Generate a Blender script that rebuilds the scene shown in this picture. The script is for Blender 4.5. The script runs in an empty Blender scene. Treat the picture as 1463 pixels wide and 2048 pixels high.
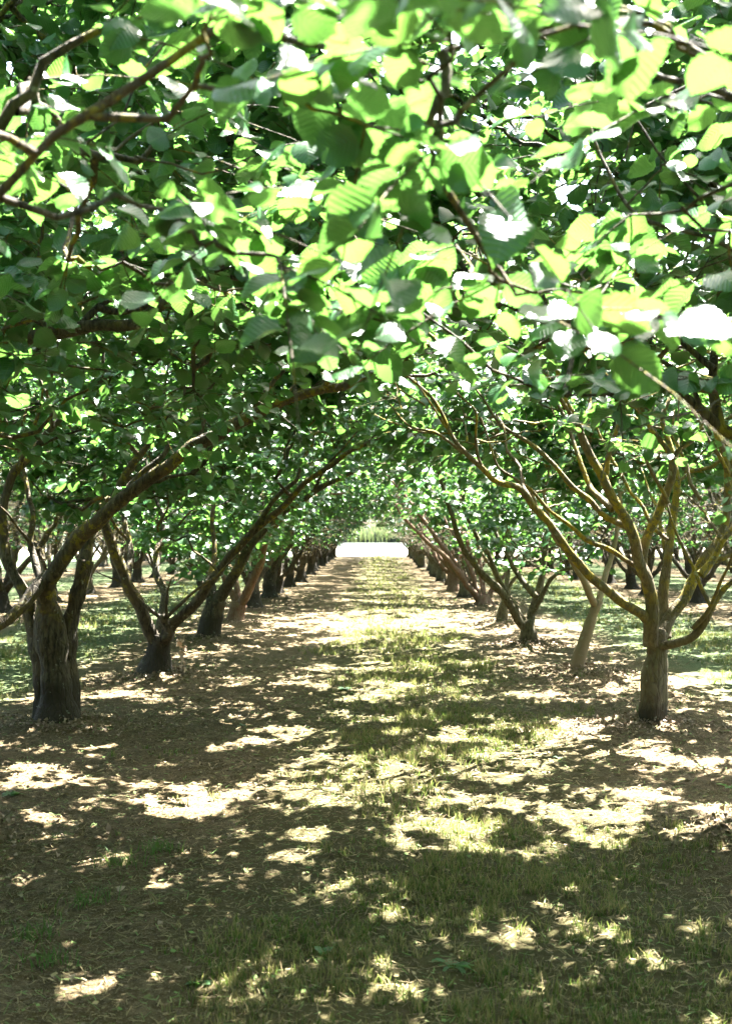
import bpy, math, time
import numpy as np
from mathutils import Vector
T0 = time.time()
rng = np.random.default_rng(7)
C = bpy.context.scene.collection
CAMZ, F = 1.5, 2400.0            # eye height, focal length in photo pixels
VX, HY = 745.0, 1062.0           # vanishing point / horizon in photo pixels
SUN_EL, SUN_AZ = 62.0, 35.0
SUN = np.array([math.sin(math.radians(SUN_AZ)) * math.cos(math.radians(SUN_EL)),
                math.cos(math.radians(SUN_AZ)) * math.cos(math.radians(SUN_EL)),
                math.sin(math.radians(SUN_EL))])

def P(px, py, d):                # a measured point of the place, d metres down the lane
    return np.array([(px - VX) / F * d, d, CAMZ - (py - HY) / F * d])

# ------------------------------------------------------------------ materials
class M:
    def __init__(s, name):
        s.m = bpy.data.materials.new(name); s.m.use_nodes = True
        s.t = s.m.node_tree; s.t.nodes.clear(); s.out = s.n('ShaderNodeOutputMaterial')
    def n(s, typ, **kw):
        nd = s.t.nodes.new(typ)
        for k, v in kw.items():
            if k in nd.inputs.keys() if isinstance(k, str) else False: pass
            setattr(nd, k, v)
        return nd
    def l(s, a, b): s.t.links.new(a, b)
    def val(s, sock, v):
        if isinstance(v, bpy.types.NodeSocket): s.l(v, sock)
        else: sock.default_value = v
    def math(s, op, a, b=0.0, clamp=False):
        nd = s.n('ShaderNodeMath', operation=op, use_clamp=clamp); s.val(nd.inputs[0], a); s.val(nd.inputs[1], b)
        return nd.outputs[0]
    def mix(s, f, a, b, mode='MIX'):
        nd = s.n('ShaderNodeMix', data_type='RGBA', blend_type=mode)
        s.val(nd.inputs[0], f)
        s.val(nd.inputs[6], a if isinstance(a, bpy.types.NodeSocket) else (*a, 1))
        s.val(nd.inputs[7], b if isinstance(b, bpy.types.NodeSocket) else (*b, 1))
        return nd.outputs[2]
    def noise(s, vec, scale, detail=4, rough=.55, dist=0):
        nd = s.n('ShaderNodeTexNoise'); s.l(vec, nd.inputs['Vector'])
        nd.inputs['Scale'].default_value = scale; nd.inputs['Detail'].default_value = detail
        nd.inputs['Roughness'].default_value = rough; nd.inputs['Distortion'].default_value = dist
        return nd.outputs['Fac']
    def ramp(s, f, lo, hi):
        nd = s.n('ShaderNodeMapRange', clamp=True); s.val(nd.inputs[0], f)
        nd.inputs[1].default_value = lo; nd.inputs[2].default_value = hi
        return nd.outputs[0]
    def bump(s, h, dist, strength=1.0):
        nd = s.n('ShaderNodeBump'); s.l(h, nd.inputs['Height'])
        nd.inputs['Distance'].default_value = dist; nd.inputs['Strength'].default_value = strength
        return nd.outputs[0]
    def pbr(s, col, rough=.8, spec=.3, normal=None):
        nd = s.n('ShaderNodeBsdfPrincipled'); s.val(nd.inputs['Base Color'], col if isinstance(col, bpy.types.NodeSocket) else (*col, 1))
        s.val(nd.inputs['Roughness'], rough); nd.inputs['Specular IOR Level'].default_value = spec
        if normal: s.l(normal, nd.inputs['Normal'])
        return nd.outputs[0]
    def done(s, sh): s.l(sh, s.out.inputs['Surface']); return s.m
    def obj(s): return s.n('ShaderNodeTexCoord').outputs['Object']
    def isl(s): return s.n('ShaderNodeNewGeometry').outputs['Random Per Island']

def leaf_material(name, top, under, trans, transf=.42, rough=.38):
    m = M(name)
    uv = m.n('ShaderNodeTexCoord').outputs['UV']
    sp = m.n('ShaderNodeSeparateXYZ'); m.l(uv, sp.inputs[0])
    u = m.math('ABSOLUTE', m.math('SUBTRACT', sp.outputs[0], .5))
    vv = m.math('SUBTRACT', sp.outputs[1], m.math('MULTIPLY', u, .75))
    ph = m.math('FRACT', m.math('MULTIPLY', vv, 9.0))
    rib = m.math('ABSOLUTE', m.math('SUBTRACT', ph, .5))            # 0 at vein .. .5 between
    vein = m.ramp(rib, .07, .0)
    mid = m.ramp(u, .022, .006)
    vein = m.math('MAXIMUM', m.math('MULTIPLY', vein, .7), mid)
    r = m.isl()
    r2 = m.math('FRACT', m.math('MULTIPLY', r, 37.7))
    geo = m.n('ShaderNodeNewGeometry')
    c = m.mix(r, tuple(x * .75 for x in top), tuple(min(1, x * 1.3) for x in top))
    c = m.mix(m.math('MULTIPLY', vein, .35), c, (.2, .3, .1))
    cu = m.mix(r2, under, tuple(x * .8 for x in under))
    c = m.mix(geo.outputs['Backfacing'], c, cu)
    tc = m.mix(r2, trans, (trans[0] * 1.25, trans[1] * 1.12, trans[2] * .9))
    tc = m.mix(m.math('MULTIPLY', vein, .22), tc, (trans[0] * .5, trans[1] * .6, trans[2] * .5))
    hb = m.math('MULTIPLY', m.math('SINE', m.math('MULTIPLY', vv, 56.5)), 1.0)
    nrm = m.bump(hb, .0008, .6)
    p = m.pbr(c, rough, .65, nrm)
    tr = m.n('ShaderNodeBsdfTranslucent'); m.l(tc, tr.inputs[0]); m.l(nrm, tr.inputs['Normal'])
    mx = m.n('ShaderNodeMixShader'); mx.inputs[0].default_value = transf
    m.l(p, mx.inputs[1]); m.l(tr.outputs[0], mx.inputs[2])
    return m.done(mx.outputs[0])

LEAF = leaf_material('hazel_leaf', (.018, .078, .018), (.030, .098, .026), (.078, .200, .036), .36, .32)
WEED = leaf_material('weed_leaf', (.03, .09, .02), (.05, .11, .03), (.1, .25, .04))

def bark_material(name, a, b, dark, lichen, lich_lo, zdark=.0, tint=None, rug=1.0):
    m = M(name); o = m.obj()
    st = m.n('ShaderNodeMapping'); m.l(o, st.inputs[0]); st.inputs['Scale'].default_value = (1, 1, .28)
    n1 = m.noise(st.outputs[0], 38, 6, .65, .4)
    n2 = m.noise(o, 5, 5, .6)
    n3 = m.noise(o, 15, 6, .72, .3)
    n4 = m.noise(o, 2.2, 3, .6)
    vo = m.n('ShaderNodeTexVoronoi', feature='DISTANCE_TO_EDGE'); m.l(st.outputs[0], vo.inputs['Vector'])
    vo.inputs['Scale'].default_value = 26
    crack = m.ramp(vo.outputs['Distance'], .12, .0)
    c = m.mix(m.ramp(n2, .38, .62), a, b)
    c = m.mix(m.math('MULTIPLY', m.ramp(n1, .55, .35), rug), c, dark)
    c = m.mix(m.math('MULTIPLY', crack, .35 * rug), c, dark)
    if tint: c = m.mix(m.math('MULTIPLY', m.ramp(n4, .45, .6), .8), c, tint)
    sp = m.n('ShaderNodeSeparateXYZ'); m.l(o, sp.inputs[0])
    if zdark > 0:       # mossy, rotted root collar
        zz = m.math('ADD', sp.outputs[2], m.math('MULTIPLY', n3, .25))
        c = m.mix(m.math('MULTIPLY', m.ramp(zz, zdark + .2, zdark + .12), .85), c, (.022, .018, .011))
    spots = m.ramp(n3, lich_lo, lich_lo + .03)
    big = m.math('MULTIPLY', m.ramp(n4, .45, .55), m.ramp(sp.outputs[2], .7, 1.1))
    lm = m.math('MULTIPLY', spots, big)
    c = m.mix(m.math('MULTIPLY', lm, .9), c, m.mix(m.noise(o, 60, 3), lichen, tuple(x * .5 for x in lichen)))
    pale = m.ramp(m.noise(o, 14, 5, .7), .63, .66)
    c = m.mix(m.math('MULTIPLY', pale, .5), c, (.25, .27, .2))
    h = m.math('ADD', m.math('MULTIPLY', n1, .8), m.math('ADD', m.math('MULTIPLY', n3, .7), m.math('MULTIPLY', crack, -.5 * rug)))
    return m.done(m.pbr(c, .85, .2, m.bump(h, .012 * (.4 + .6 * rug), 1)))

BARK_OLD = bark_material('bark_old', (.048, .039, .024), (.085, .072, .047), (.012, .010, .007), (.21, .175, .02), .52, .34, (.075, .055, .032))
BARK_YEL = bark_material('bark_lichen', (.090, .072, .040), (.135, .112, .066), (.05, .034, .02), (.26, .20, .022), .475, .16, (.075, .068, .03), .8)
BARK_TAN = bark_material('bark_tan', (.17, .125, .075), (.2, .16, .1), (.09, .06, .035), (.19, .2, .05), .60, -.1, None, .2)
BARK_RED = bark_material('bark_red', (.11, .076, .046), (.155, .108, .068), (.10, .045, .025), (.26, .22, .03), .64, .0)
BARK_MID = bark_material('bark_olive', (.10, .085, .048), (.14, .12, .07), (.04, .03, .018), (.24, .2, .03), .58, .08)

# ------------------------------------------------------------------ mesh helpers
def mesh_obj(name, verts, faces, mat, parent=None, uvs=None, smooth=True):
    """verts (N,3); faces (Fn,3|4) array or list of such arrays"""
    if not isinstance(faces, list): faces = [faces]
    faces = [f for f in faces if len(f)]
    me = bpy.data.meshes.new(name)
    me.vertices.add(len(verts)); me.vertices.foreach_set('co', np.asarray(verts, np.float32).ravel())
    loops = np.concatenate([f.ravel() for f in faces]).astype(np.int32)
    tot = np.concatenate([np.full(len(f), f.shape[1], np.int32) for f in faces])
    st = np.concatenate([[0], np.cumsum(tot)[:-1]]).astype(np.int32)
    me.loops.add(len(loops)); me.loops.foreach_set('vertex_index', loops)
    me.polygons.add(len(tot)); me.polygons.foreach_set('loop_start', st); me.polygons.foreach_set('loop_total', tot)
    if smooth: me.polygons.foreach_set('use_smooth', np.ones(len(tot), bool))
    if uvs is not None:
        ul = me.uv_layers.new(name='UVMap'); ul.data.foreach_set('uv', np.asarray(uvs, np.float32)[loops].ravel())
    me.update(calc_edges=True)
    me.materials.append(mat)
    o = bpy.data.objects.new(name, me); C.objects.link(o)
    if parent: o.parent = parent
    return o

def tag(o, label, cat=None, group=None, kind=None):
    if label: o['label'] = label
    if cat: o['category'] = cat
    if group: o['group'] = group
    if kind: o['kind'] = kind
    return o

def tubes(pts, rad, S, cap=True, flute=None):
    """pts (B,K,3), rad (B,K) -> one vertex array and quads for B tubes"""
    B, K, _ = pts.shape
    t = np.gradient(pts, axis=1); t /= np.linalg.norm(t, axis=2, keepdims=True) + 1e-9
    ref = np.where(np.abs(t[:, :1, 2:3]) > .8, np.array([1., 0, 0]), np.array([0, 0, 1.]))
    ref = np.broadcast_to(ref, (B, 1, 3)).copy()
    U = np.empty_like(pts)
    u = ref[:, 0] - t[:, 0] * np.sum(ref[:, 0] * t[:, 0], 1, keepdims=True)
    for k in range(K):
        u = u - t[:, k] * np.sum(u * t[:, k], 1, keepdims=True)
        u /= np.linalg.norm(u, axis=1, keepdims=True) + 1e-9
        U[:, k] = u
    V = np.cross(t, U)
    a = np.linspace(0, 2 * np.pi, S, endpoint=False)
    r = rad[:, :, None] * (1 if flute is None else flute)
    ring = pts[:, :, None] + (U[:, :, None] * np.cos(a)[None, None, :, None] + V[:, :, None] * np.sin(a)[None, None, :, None]) * (r[..., None] if np.ndim(r) == 3 else r)
    verts = ring.reshape(-1, 3)
    b, k, s = np.meshgrid(np.arange(B), np.arange(K - 1), np.arange(S), indexing='ij')
    i0 = b * K * S + k * S + s; i1 = b * K * S + k * S + (s + 1) % S
    f = np.stack([i0, i1, i1 + S, i0 + S], -1).reshape(-1, 4)
    return verts, f

def crom(p, n):
    """resample a polyline (m,D) smoothly to n points"""
    p = np.asarray(p, float); m = len(p)
    q = np.vstack([2 * p[0] - p[1], p, 2 * p[-1] - p[-2]])
    seg = np.linalg.norm(np.diff(p[:, :3], axis=0), axis=1); cum = np.concatenate([[0], np.cumsum(seg)])
    s = np.linspace(0, cum[-1], n); out = []
    for x in s:
        i = min(m - 2, max(0, np.searchsorted(cum, x, side='right') - 1)); t = (x - cum[i]) / (seg[i] + 1e-9)
        a, b, c, d = q[i], q[i + 1], q[i + 2], q[i + 3]
        out.append(.5 * ((2 * b) + (c - a) * t + (2 * a - 5 * b + 4 * c - d) * t * t + (3 * b - a - 3 * c + d) * t ** 3))
    return np.array(out)

def limb_mesh(path, S, wob=.012, rough=.07, root=False):
    """path (m,4) xyz + radius"""
    L = np.sum(np.linalg.norm(np.diff(np.array(path)[:, :3], axis=0), axis=1))
    n = max(6, int(L / (.045 if S >= 14 else .09)))
    q = crom(path, n); q[:, 3] = np.maximum(q[:, 3], .003)
    if wob:
        w = rng.normal(0, 1, (max(4, int(L / .18)) + 2, 3)); w[0] = 0
        xs = np.linspace(0, len(w) - 1, n)
        wi = np.stack([np.interp(xs, np.arange(len(w)), w[:, j]) for j in range(3)], 1)
        q[:, :3] += wi * wob
    a = np.linspace(0, 2 * np.pi, S, endpoint=False)
    ph = rng.uniform(0, 6.28, 4)
    z = np.linspace(0, L, n)[:, None]
    fl = 1 + rough * (np.sin(3 * a + ph[0] + z * 2.1) * .6 + np.sin(5 * a + ph[1] - z * 5) * .4 + np.sin(2 * a + ph[2] + z * 9) * .5 + rng.normal(0, .45, (n, S)) * (.6 if S >= 14 else .3))
    fl *= 1 + rough * 1.1 * np.interp(z[:, 0], np.linspace(0, L, int(L / .1) + 3), rng.normal(0, 1, int(L / .1) + 3))[:, None]
    if root:
        zz = np.clip(q[:, 2:3], 0, 9)
        fl *= 1 + .5 * np.exp(-zz / .09) * (.55 + .45 * np.sin(4 * a + ph[3]) * np.sin(3 * a + ph[1])) + .12 * np.exp(-zz / .3)
    v, f = tubes(q[None, :, :3], q[None, :, 3], S, flute=fl[None])
    # close the end with a point
    tip = q[-1, :3] + (q[-1, :3] - q[-2, :3]) * .3
    v = np.vstack([v, tip]); base = (n - 1) * S
    tri = np.array([[base + s, base + (s + 1) % S, len(v) - 1] for s in range(S)])
    return v, [f, tri], q

# ------------------------------------------------------------------ leaves
def leaf_template(n, fold, droop, twist, petiole=True):
    hv = np.array([0, .06, .16, .30, .46, .60, .72, .83, .91, .96, 1.0])
    hw = np.array([.03, .22, .36, .45, .475, .45, .385, .27, .17, .07, .0])
    vs = np.linspace(0, 1, n) ** .9
    w = np.interp(vs, hv, hw)
    if n > 7:
        w = w * (1 + .055 * np.where(np.arange(n) % 2, 1, -1)); w[-1] = 0; w[-2] = max(w[-2] * .7, .05)
    co, uv = [], []
    for j, v in enumerate(vs):
        back = -.07 * np.exp(-v * 9) * (w[j] > .1)
        for sx in (-1, 0, 1):
            x = sx * w[j]; y = v + (back if sx else 0) - (.03 * abs(sx) if (n > 7 and j % 2 and j < n - 1) else 0)
            z = fold * abs(x) - droop * v * v + twist * x * (v - .5) + .03 * math.sin(v * 9 + sx * 2) * abs(sx)
            co.append((x, y, z)); uv.append((x + .5, v))
    f = []
    for j in range(n - 1):
        a = j * 3; f += [(a, a + 1, a + 4, a + 3), (a + 1, a + 2, a + 5, a + 4)]
    co = np.array(co); co[:, 1] += .16
    if petiole:
        k = len(co); co = np.vstack([co, [(-.008, 0, .02), (.008, 0, .02), (.008, .17, 0), (-.008, .17, 0)]])
        uv += [(.5, 0), (.5, 0), (.5, .05), (.5, .05)]; f.append((k, k + 1, k + 2, k + 3))
    return co, np.array(f), np.array(uv)

def templates(n, pet):
    return [leaf_template(n, fo, dr, tw, pet) for fo, dr, tw in ((.10, .18, .2), (.35, .32, -.3), (-.2, .25, .2), (.45, .10, .5), (-.1, .5, -.4), (.2, -.15, .5), (.6, .35, 0))]
TPL = {'near': templates(15, True), 'mid': templates(6, False), 'far': templates(4, False)}

def place_leaves(pos, dirv, nrm, size, tpl):
    """-> verts, faces, uvs of all leaves"""
    V, Fc, U = [], [], []; off = 0
    which = rng.integers(0, len(tpl), len(pos))
    nrm = nrm - dirv * np.sum(nrm * dirv, 1, keepdims=True); nrm /= np.linalg.norm(nrm, axis=1, keepdims=True) + 1e-9
    xa = np.cross(dirv, nrm)
    for k, (co, f, uv) in enumerate(tpl):
        i = np.where(which == k)[0]
        if not len(i): continue
        asp = rng.uniform(.88, 1.12, (len(i), 1, 1))
        v = pos[i, None] + size[i, None, None] * (xa[i, None] * co[None, :, 0:1] * asp + dirv[i, None] * co[None, :, 1:2] + nrm[i, None] * co[None, :, 2:3])
        n = len(co)
        V.append(v.reshape(-1, 3)); U.append(np.tile(uv, (len(i), 1)))
        Fc.append((f[None] + (np.arange(len(i)) * n)[:, None, None]).reshape(-1, 4) + off); off += len(i) * n
    return np.vstack(V), np.vstack(Fc), np.vstack(U)

def vnoise(p, scale, seed):
    """cheap smooth 2/3-D noise in about -1..1"""
    r = np.random.default_rng(seed); s = 0
    for _ in range(5):
        k = r.normal(0, 1, p.shape[1]); k *= scale * r.uniform(.6, 1.5) / np.linalg.norm(k)
        s = s + np.sin(p @ k + r.uniform(0, 6.28))
    return s / 2.6

# openings in the canopy: the sun reaches these patches of ground (x, y, rx, ry, how open)
GAPS = [(-1.0, 6.75, .55, .42, 1), (.35, 5.95, 1.0, .42, 1), (1.45, 6.35, .55, .5, 1), (1.3, 8.6, .95, .9, 1), (.0, 6.9, .6, .3, .95),
        (-.75, 8.8, .6, .45, .95), (-1.4, 5.1, .25, .14, 1), (.35, 7.6, .8, .5, .9), (.2, 20.3, 2.5, 2.4, 1.0), (-2.0, 7.2, .45, .3, .95),
        (-.85, 3.95, .2, .14, 1), (.75, 4.5, .3, .13, .95), (-.3, 11.5, .8, .7, .8), (-3.2, 8.6, .6, .3, .9), (2.9, 8.9, .5, .4, .9), (-.2, 5.1, .2, .1, 1), (.1, 4.75, .1, .1, 1)]
def openness(p):
    g = p[:, :2] - SUN[:2] * (p[:, 2:3] / SUN[2])
    o = np.zeros(len(p)); w = vnoise(g, 5, 3) * .22 + vnoise(g, 12, 4) * .18
    for x, y, rx, ry, k in GAPS:
        d = np.sqrt(((g[:, 0] - x) / rx) ** 2 + ((g[:, 1] - y) / ry) ** 2) + w
        o = np.maximum(o, k * np.clip((1.25 - d) / .4, 0, 1))
    n = vnoise(g, 12, 61) * .72 + vnoise(g, 27, 62) * .5
    low = (g[:, 1] < 4.9)
    thr = np.where(low, .93, .72) + .35 * (abs(g[:, 0] - .2) > 2.9) + .25 * vnoise(g, 1.6, 63)
    thr = np.where((g[:, 0] > -.6) & (g[:, 1] > 11) & (abs(g[:, 0]) < 2.8), .64, thr)
    o = np.maximum(o * np.clip((n + .24) / .1, .04, 1), np.where(n > thr, .95, 0))
    # thin crowns above the viewer, so that the nearest leaves stand in the sun
    top = (p[:, 2] > 2.55) & (g[:, 1] < 2.9) & (g[:, 1] > -.2) & (g[:, 0] > -3.3) & (g[:, 0] < 1.9)
    return np.where(top, np.maximum(o, np.where(vnoise(g, 5, 64) > -.05, .92, .0)), o)

# ------------------------------------------------------------------ trees
def proc_limbs(h, n, R, r0, spread=1.0, top=4.3):
    out = []; a0 = rng.uniform(0, 6.28)
    for i in range(n):
        a = a0 + i * 6.283 / n + rng.uniform(-.35, .35); Rl = R * rng.uniform(.55, 1) * spread
        if i % 3 == 2: Rl *= .45
        zt = top * rng.uniform(.8, 1.0) if Rl < R * .6 else top * rng.uniform(.66, .86)
        pts = []; bend = rng.uniform(-.3, .3)
        for k, t in enumerate(np.linspace(0, 1, 7)):
            rr = Rl * t ** .88; aa = a + bend * t
            z = h * .8 + (zt - h * .8) * (t ** .85 if Rl < R * .6 else (1 - (1 - t) ** 1.25) * .98)
            j = .05 * (k > 0)
            pts.append((rr * math.cos(aa) + rng.normal(0, j), rr * math.sin(aa) + rng.normal(0, j), z + rng.normal(0, j), r0 * (1 - .78 * t)))
        out.append(pts)
        for _ in range(1 if rng.random() < .8 else 2):
            k = rng.integers(1, 4); b = np.array(pts[k]); a2 = a + rng.choice([-1, 1]) * rng.uniform(.5, 1.1)
            ln = rng.uniform(.9, 1.6); sub = []
            for t in np.linspace(0, 1, 5):
                sub.append((b[0] + math.cos(a2) * ln * t * .75 + rng.normal(0, .03), b[1] + math.sin(a2) * ln * t * .75 + rng.normal(0, .03),
                            b[2] + ln * t * rng.uniform(.85, 1.05), b[3] * .72 * (1 - .7 * t)))
            out.append(sub)
    return out

def offstage(limbs, loc):
    """keep only the boughs of a tree beside the frame that do not lean down into it"""
    out = []
    for l in limbs:
        w = np.array(l)[:, :3] + loc; px = VX + F * w[:, 0] / np.maximum(w[:, 1], .3); py = HY - F * (w[:, 2] - CAMZ) / np.maximum(w[:, 1], .3)
        if not np.any((px > -40) & (px < 1500) & (py > 480) & (w[:, 1] > .5)): out.append(l)
    return out

def build_tree(name, loc, limbs, trunks, bark, label, group, lod='mid', ncl=700, R=(2.65, 2.3), hem=1.75, top=4.9, extra=(), near_cut=False,
               cull=True, leafsize=1.0, keep=None, cat='tree', rotz=0.0, hem_out=1.45, inn=.0, zb=(1.0, 1.0), hn=.12, lowf=None, side=False, front=0):
    if lowf is None: lowf = .14 if lod == 'near' else .38
    """limbs / trunks: lists of (x,y,z,r) in tree-local space"""
    root = bpy.data.objects.new(name, None); C.objects.link(root); root.location = loc; root.rotation_euler = (0, 0, rotz)
    root.empty_display_size = .2
    tag(root, label, cat, group)
    loc = np.array(loc, float)
    S = {'near': 18, 'mid': 10, 'far': 7}[lod]
    if side:
        more = []
        for l in limbs:
            a = np.array(l, float)
            if a[0, 3] < .03: continue
            for t in (.3, .48, .66, .82):
                if rng.random() < .25: continue
                k = t * (len(a) - 1); i = int(k); b = a[i] * (1 - k + i) + a[min(i + 1, len(a) - 1)] * (k - i)
                d = a[min(i + 1, len(a) - 1), :3] - a[i, :3]; d /= np.linalg.norm(d) + 1e-6
                d = d * .6 + rng.normal(0, .55, 3); d[2] = abs(d[2]) * .8 + .35; d /= np.linalg.norm(d)
                L = rng.uniform(.6, 1.4); r0 = min(b[3] * .6, .026); bend = rng.normal(0, .12, 3)
                more.append([(*(b[:3] + d * L * q + bend * q * q + rng.normal(0, .012, 3)), r0 * (1 - .75 * q)) for q in (0, .25, .5, .75, 1)])
        limbs = list(limbs) + more
    tv, tf, off = [], [], 0
    for t in trunks:
        v, fs, q = limb_mesh(t, S + 6, .004, .09 if lod == 'near' else .07, root=t[0][2] < .1)
        tv.append(v); tf += [f + off for f in fs]; off += len(v)
    lv, lf, loff = [], [], 0
    nodes, nrad = [], []
    for l in limbs:
        v, fs, q = limb_mesh(l, max(6, S - 4), .012 if lod != 'far' else .02, .05)
        if lod == 'far':
            tv.append(v); tf += [f + off for f in fs]; off += len(v)
        else:
            mesh_obj('limb', v, fs, bark, root)
        nodes.append(q[len(q) // 4:, :3]); nrad.append(q[len(q) // 4:, 3])
    mesh_obj('trunk', np.vstack(tv), tf, bark, root)
    nodes = np.vstack(nodes); nrad = np.concatenate(nrad)
    # cluster centres
    N = int(ncl * 1.25); a = rng.uniform(0, 6.283, N * 3); u = np.sqrt(rng.uniform(0, 1, N * 3))
    x, y = R[0] * u * np.cos(a), R[1] * u * np.sin(a)
    lo = hem + hem_out * np.clip(abs(x) / 2.3, 0, 1.1) ** 1.25 + hn * vnoise(np.stack([x, y], 1) + loc[:2], 3, 5)
    hi = top - .9 * u ** 3
    z = lo + (hi - lo) * rng.beta(zb[0], zb[1], N * 3)
    lw = rng.uniform(0, 1, N * 3) < lowf; z = np.where(lw, lo + rng.uniform(0, .7, N * 3), z)
    c = np.stack([x, y, z], 1)
    dens = .75 + .5 * vnoise(c + loc, 3.2, 11)
    fr = (y < .25) & (z < front) & (rng.uniform(0, 1, N * 3) < .85)
    inner = (u < .45) & (z < hem + .9)
    ok = (rng.uniform(0, 1, N * 3) < dens) & ~(inner & (rng.uniform(0, 1, N * 3) < inn))
    c = c[ok & ~fr][:ncl]
    if cull: c = c[~((openness(c + loc) > .8) & (rng.uniform(0, 1, len(c)) < .8))]
    if len(extra): c = np.vstack([c, np.array(extra) - loc])
    d2 = np.array([np.min(np.sum((nodes - p) ** 2, 1)) for p in c]); order = np.argsort(d2); c = c[order]
    ex_i = np.where(order >= len(c) - len(extra))[0] if len(extra) else []
    # connect clusters to the skeleton, nearest first
    par = []; base = []; mids = []; own = [-1] * len(nodes)
    nod = list(nodes); arr = np.zeros((len(nodes) + len(c) * 3, 3)); arr[:len(nodes)] = nodes; k = len(nodes)
    for i, p in enumerate(c):
        dv = arr[:k] - p; cost = np.sum(dv ** 2, 1) + np.clip(dv[:, 2] + .05, 0, None) * 1.2
        j = int(np.argmin(cost)); b = arr[j]
        L = np.linalg.norm(p - b); ax = (p - b)
        m1 = b + ax * .33 + np.array([0, 0, -.06 * L]) + rng.normal(0, .035 * L, 3)
        m2 = b + ax * .68 + np.array([0, 0, -.03 * L]) + rng.normal(0, .045 * L, 3)
        par.append(own[j]); mids.append((b, m1, m2, p))
        for q in (m1, m2, p): arr[k] = q; own.append(i); k += 1
    cnt = np.ones(len(c))
    for i in range(len(c) - 1, -1, -1):
        if par[i] >= 0: cnt[par[i]] += cnt[i]
    mids = np.array(mids)
    r0 = np.minimum(.0034 * np.sqrt(cnt) + .0008, .022)
    rad = r0[:, None] * np.array([1, .85, .7, .5])[None]; rad = np.maximum(rad, .0022)
    # resample branch curves to 7 rings
    tt = np.linspace(0, 3, 7); i0 = np.minimum(tt.astype(int), 2); fr = (tt - i0)[None, :, None]
    bp = mids[:, i0] * (1 - fr) + mids[:, i0 + 1] * fr; br = rad[:, i0] * (1 - fr[..., 0]) + rad[:, i0 + 1] * fr[..., 0]
    bp[:, 1:-1] += rng.normal(0, .008, bp[:, 1:-1].shape)
    bv, bf = tubes(bp, br, 5 if lod != 'far' else 3)
    # twigs
    nt = 3; B = len(c) * nt
    out = np.array(mids[:, 3] - mids[:, 2]); out[:, 2] *= .4
    rad_out = c.copy(); rad_out[:, 2] = 0; rad_out /= np.linalg.norm(rad_out, axis=1, keepdims=True) + 1e-6
    out = out / (np.linalg.norm(out, axis=1, keepdims=True) + 1e-6) + rad_out * .5
    td = np.repeat(out, nt, 0) + rng.normal(0, .75, (B, 3)) * np.array([1, 1, .45]); td[:, 2] += -.05
    td /= np.linalg.norm(td, axis=1, keepdims=True)
    TL = rng.uniform(.22, .48, B)
    c0 = np.repeat(c, nt, 0); sag = np.array([0, 0, -.10])
    s = np.linspace(0, 1, 4)[None, :, None]
    tp = c0[:, None] + td[:, None] * TL[:, None, None] * s + sag * (s ** 2) * TL[:, None, None] * 2
    tw_v, tw_f = tubes(tp, np.broadcast_to(np.array([.0024, .002, .0016, .001]), (B, 4)), 4 if lod == 'near' else 3)
    # leaves along twigs
    nl = 8; Q = B * nl
    sl = (np.tile(np.arange(nl), B) + rng.uniform(.3, 1, Q)) / nl
    b_i = np.repeat(np.arange(B), nl)
    pos = c0[b_i] + td[b_i] * (TL[b_i] * sl)[:, None] + sag * (sl ** 2 * TL[b_i] * 2)[:, None]
    side = np.cross(td, [0, 0, 1.0]); side /= np.linalg.norm(side, axis=1, keepdims=True) + 1e-6
    sg = np.where(np.arange(Q) % 2, 1, -1)[:, None]
    dv = td[b_i] * (.25 + .9 * sl[:, None] ** 3) + side[b_i] * sg * .85 + rng.normal(0, .3, (Q, 3)); dv[:, 2] = dv[:, 2] * .5 - rng.uniform(.0, .55, Q)
    dv /= np.linalg.norm(dv, axis=1, keepdims=True)
    nr = np.array([0, 0, 1.0]) + rng.normal(0, .5, (Q, 3))
    size = rng.uniform(.066, .110, Q) * leafsize * (1 - .25 * (sl > .9))
    g = pos + loc
    ok = np.ones(Q, bool)
    if cull: ok &= rng.uniform(0, 1, Q) > openness(g)
    dcam = np.linalg.norm(g - np.array([0, 0, CAMZ]), axis=1)
    ok &= dcam > np.where(np.repeat(np.isin(np.arange(len(c)), ex_i), nt * nl), 1.35, 2.3)
    if near_cut: ok &= ~((g[:, 1] > .2) & (g[:, 1] < 4.2) & (g[:, 2] < 1.74 + .03 * g[:, 1]))
    v, f, uv = place_leaves(pos[ok], dv[ok], nr[ok], size[ok], TPL[lod])
    mesh_obj('branch', np.vstack([bv, tw_v]), [bf, tw_f + len(bv)], bark, root)
    mesh_obj('crown', v, f, LEAF, root, uvs=uv)
    return root

def trace(pts, d0, loc, dy=0.0, r=(.05, .02)):
    """pixel polyline -> tree-local limb; depth drifts by dy towards the tip"""
    n = len(pts); out = []
    for i, p in enumerate(pts):
        t = i / (n - 1); w = P(p[0], p[1], d0 + dy * t ** .8) - np.array(loc)
        out.append((*w, (r[0] * (1 - t) + r[1] * t)))
    return out

def ground_h(x, y):
    h = .018 * np.sin(x * 1.7 + .4) * np.sin(y * .9) + .010 * np.sin(x * 4.1 + y * 2.3) + .006 * np.sin(x * 9 - y * 7.3)
    for tx, ty in MOUNDS:
        d = np.hypot(x - tx, (y - ty)); h = h + .10 * np.exp(-(d / .48) ** 2)
    return h

LXR = {2.65: -2.35, 5.85: -2.3, 9.05: -2.37, 12.1: -2.17, 16.0: -2.2, 19.2: -2.2, 22.4: -2.25, 25.6: -2.2}
MOUNDS = [(x, y) for y, x in LXR.items()] + [(2.1, 5.85), (2.09, 9.05), (2.08, 12.3), (2.01, 15.45), (1.98, 18.65), (2.18, 23.5)]

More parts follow.
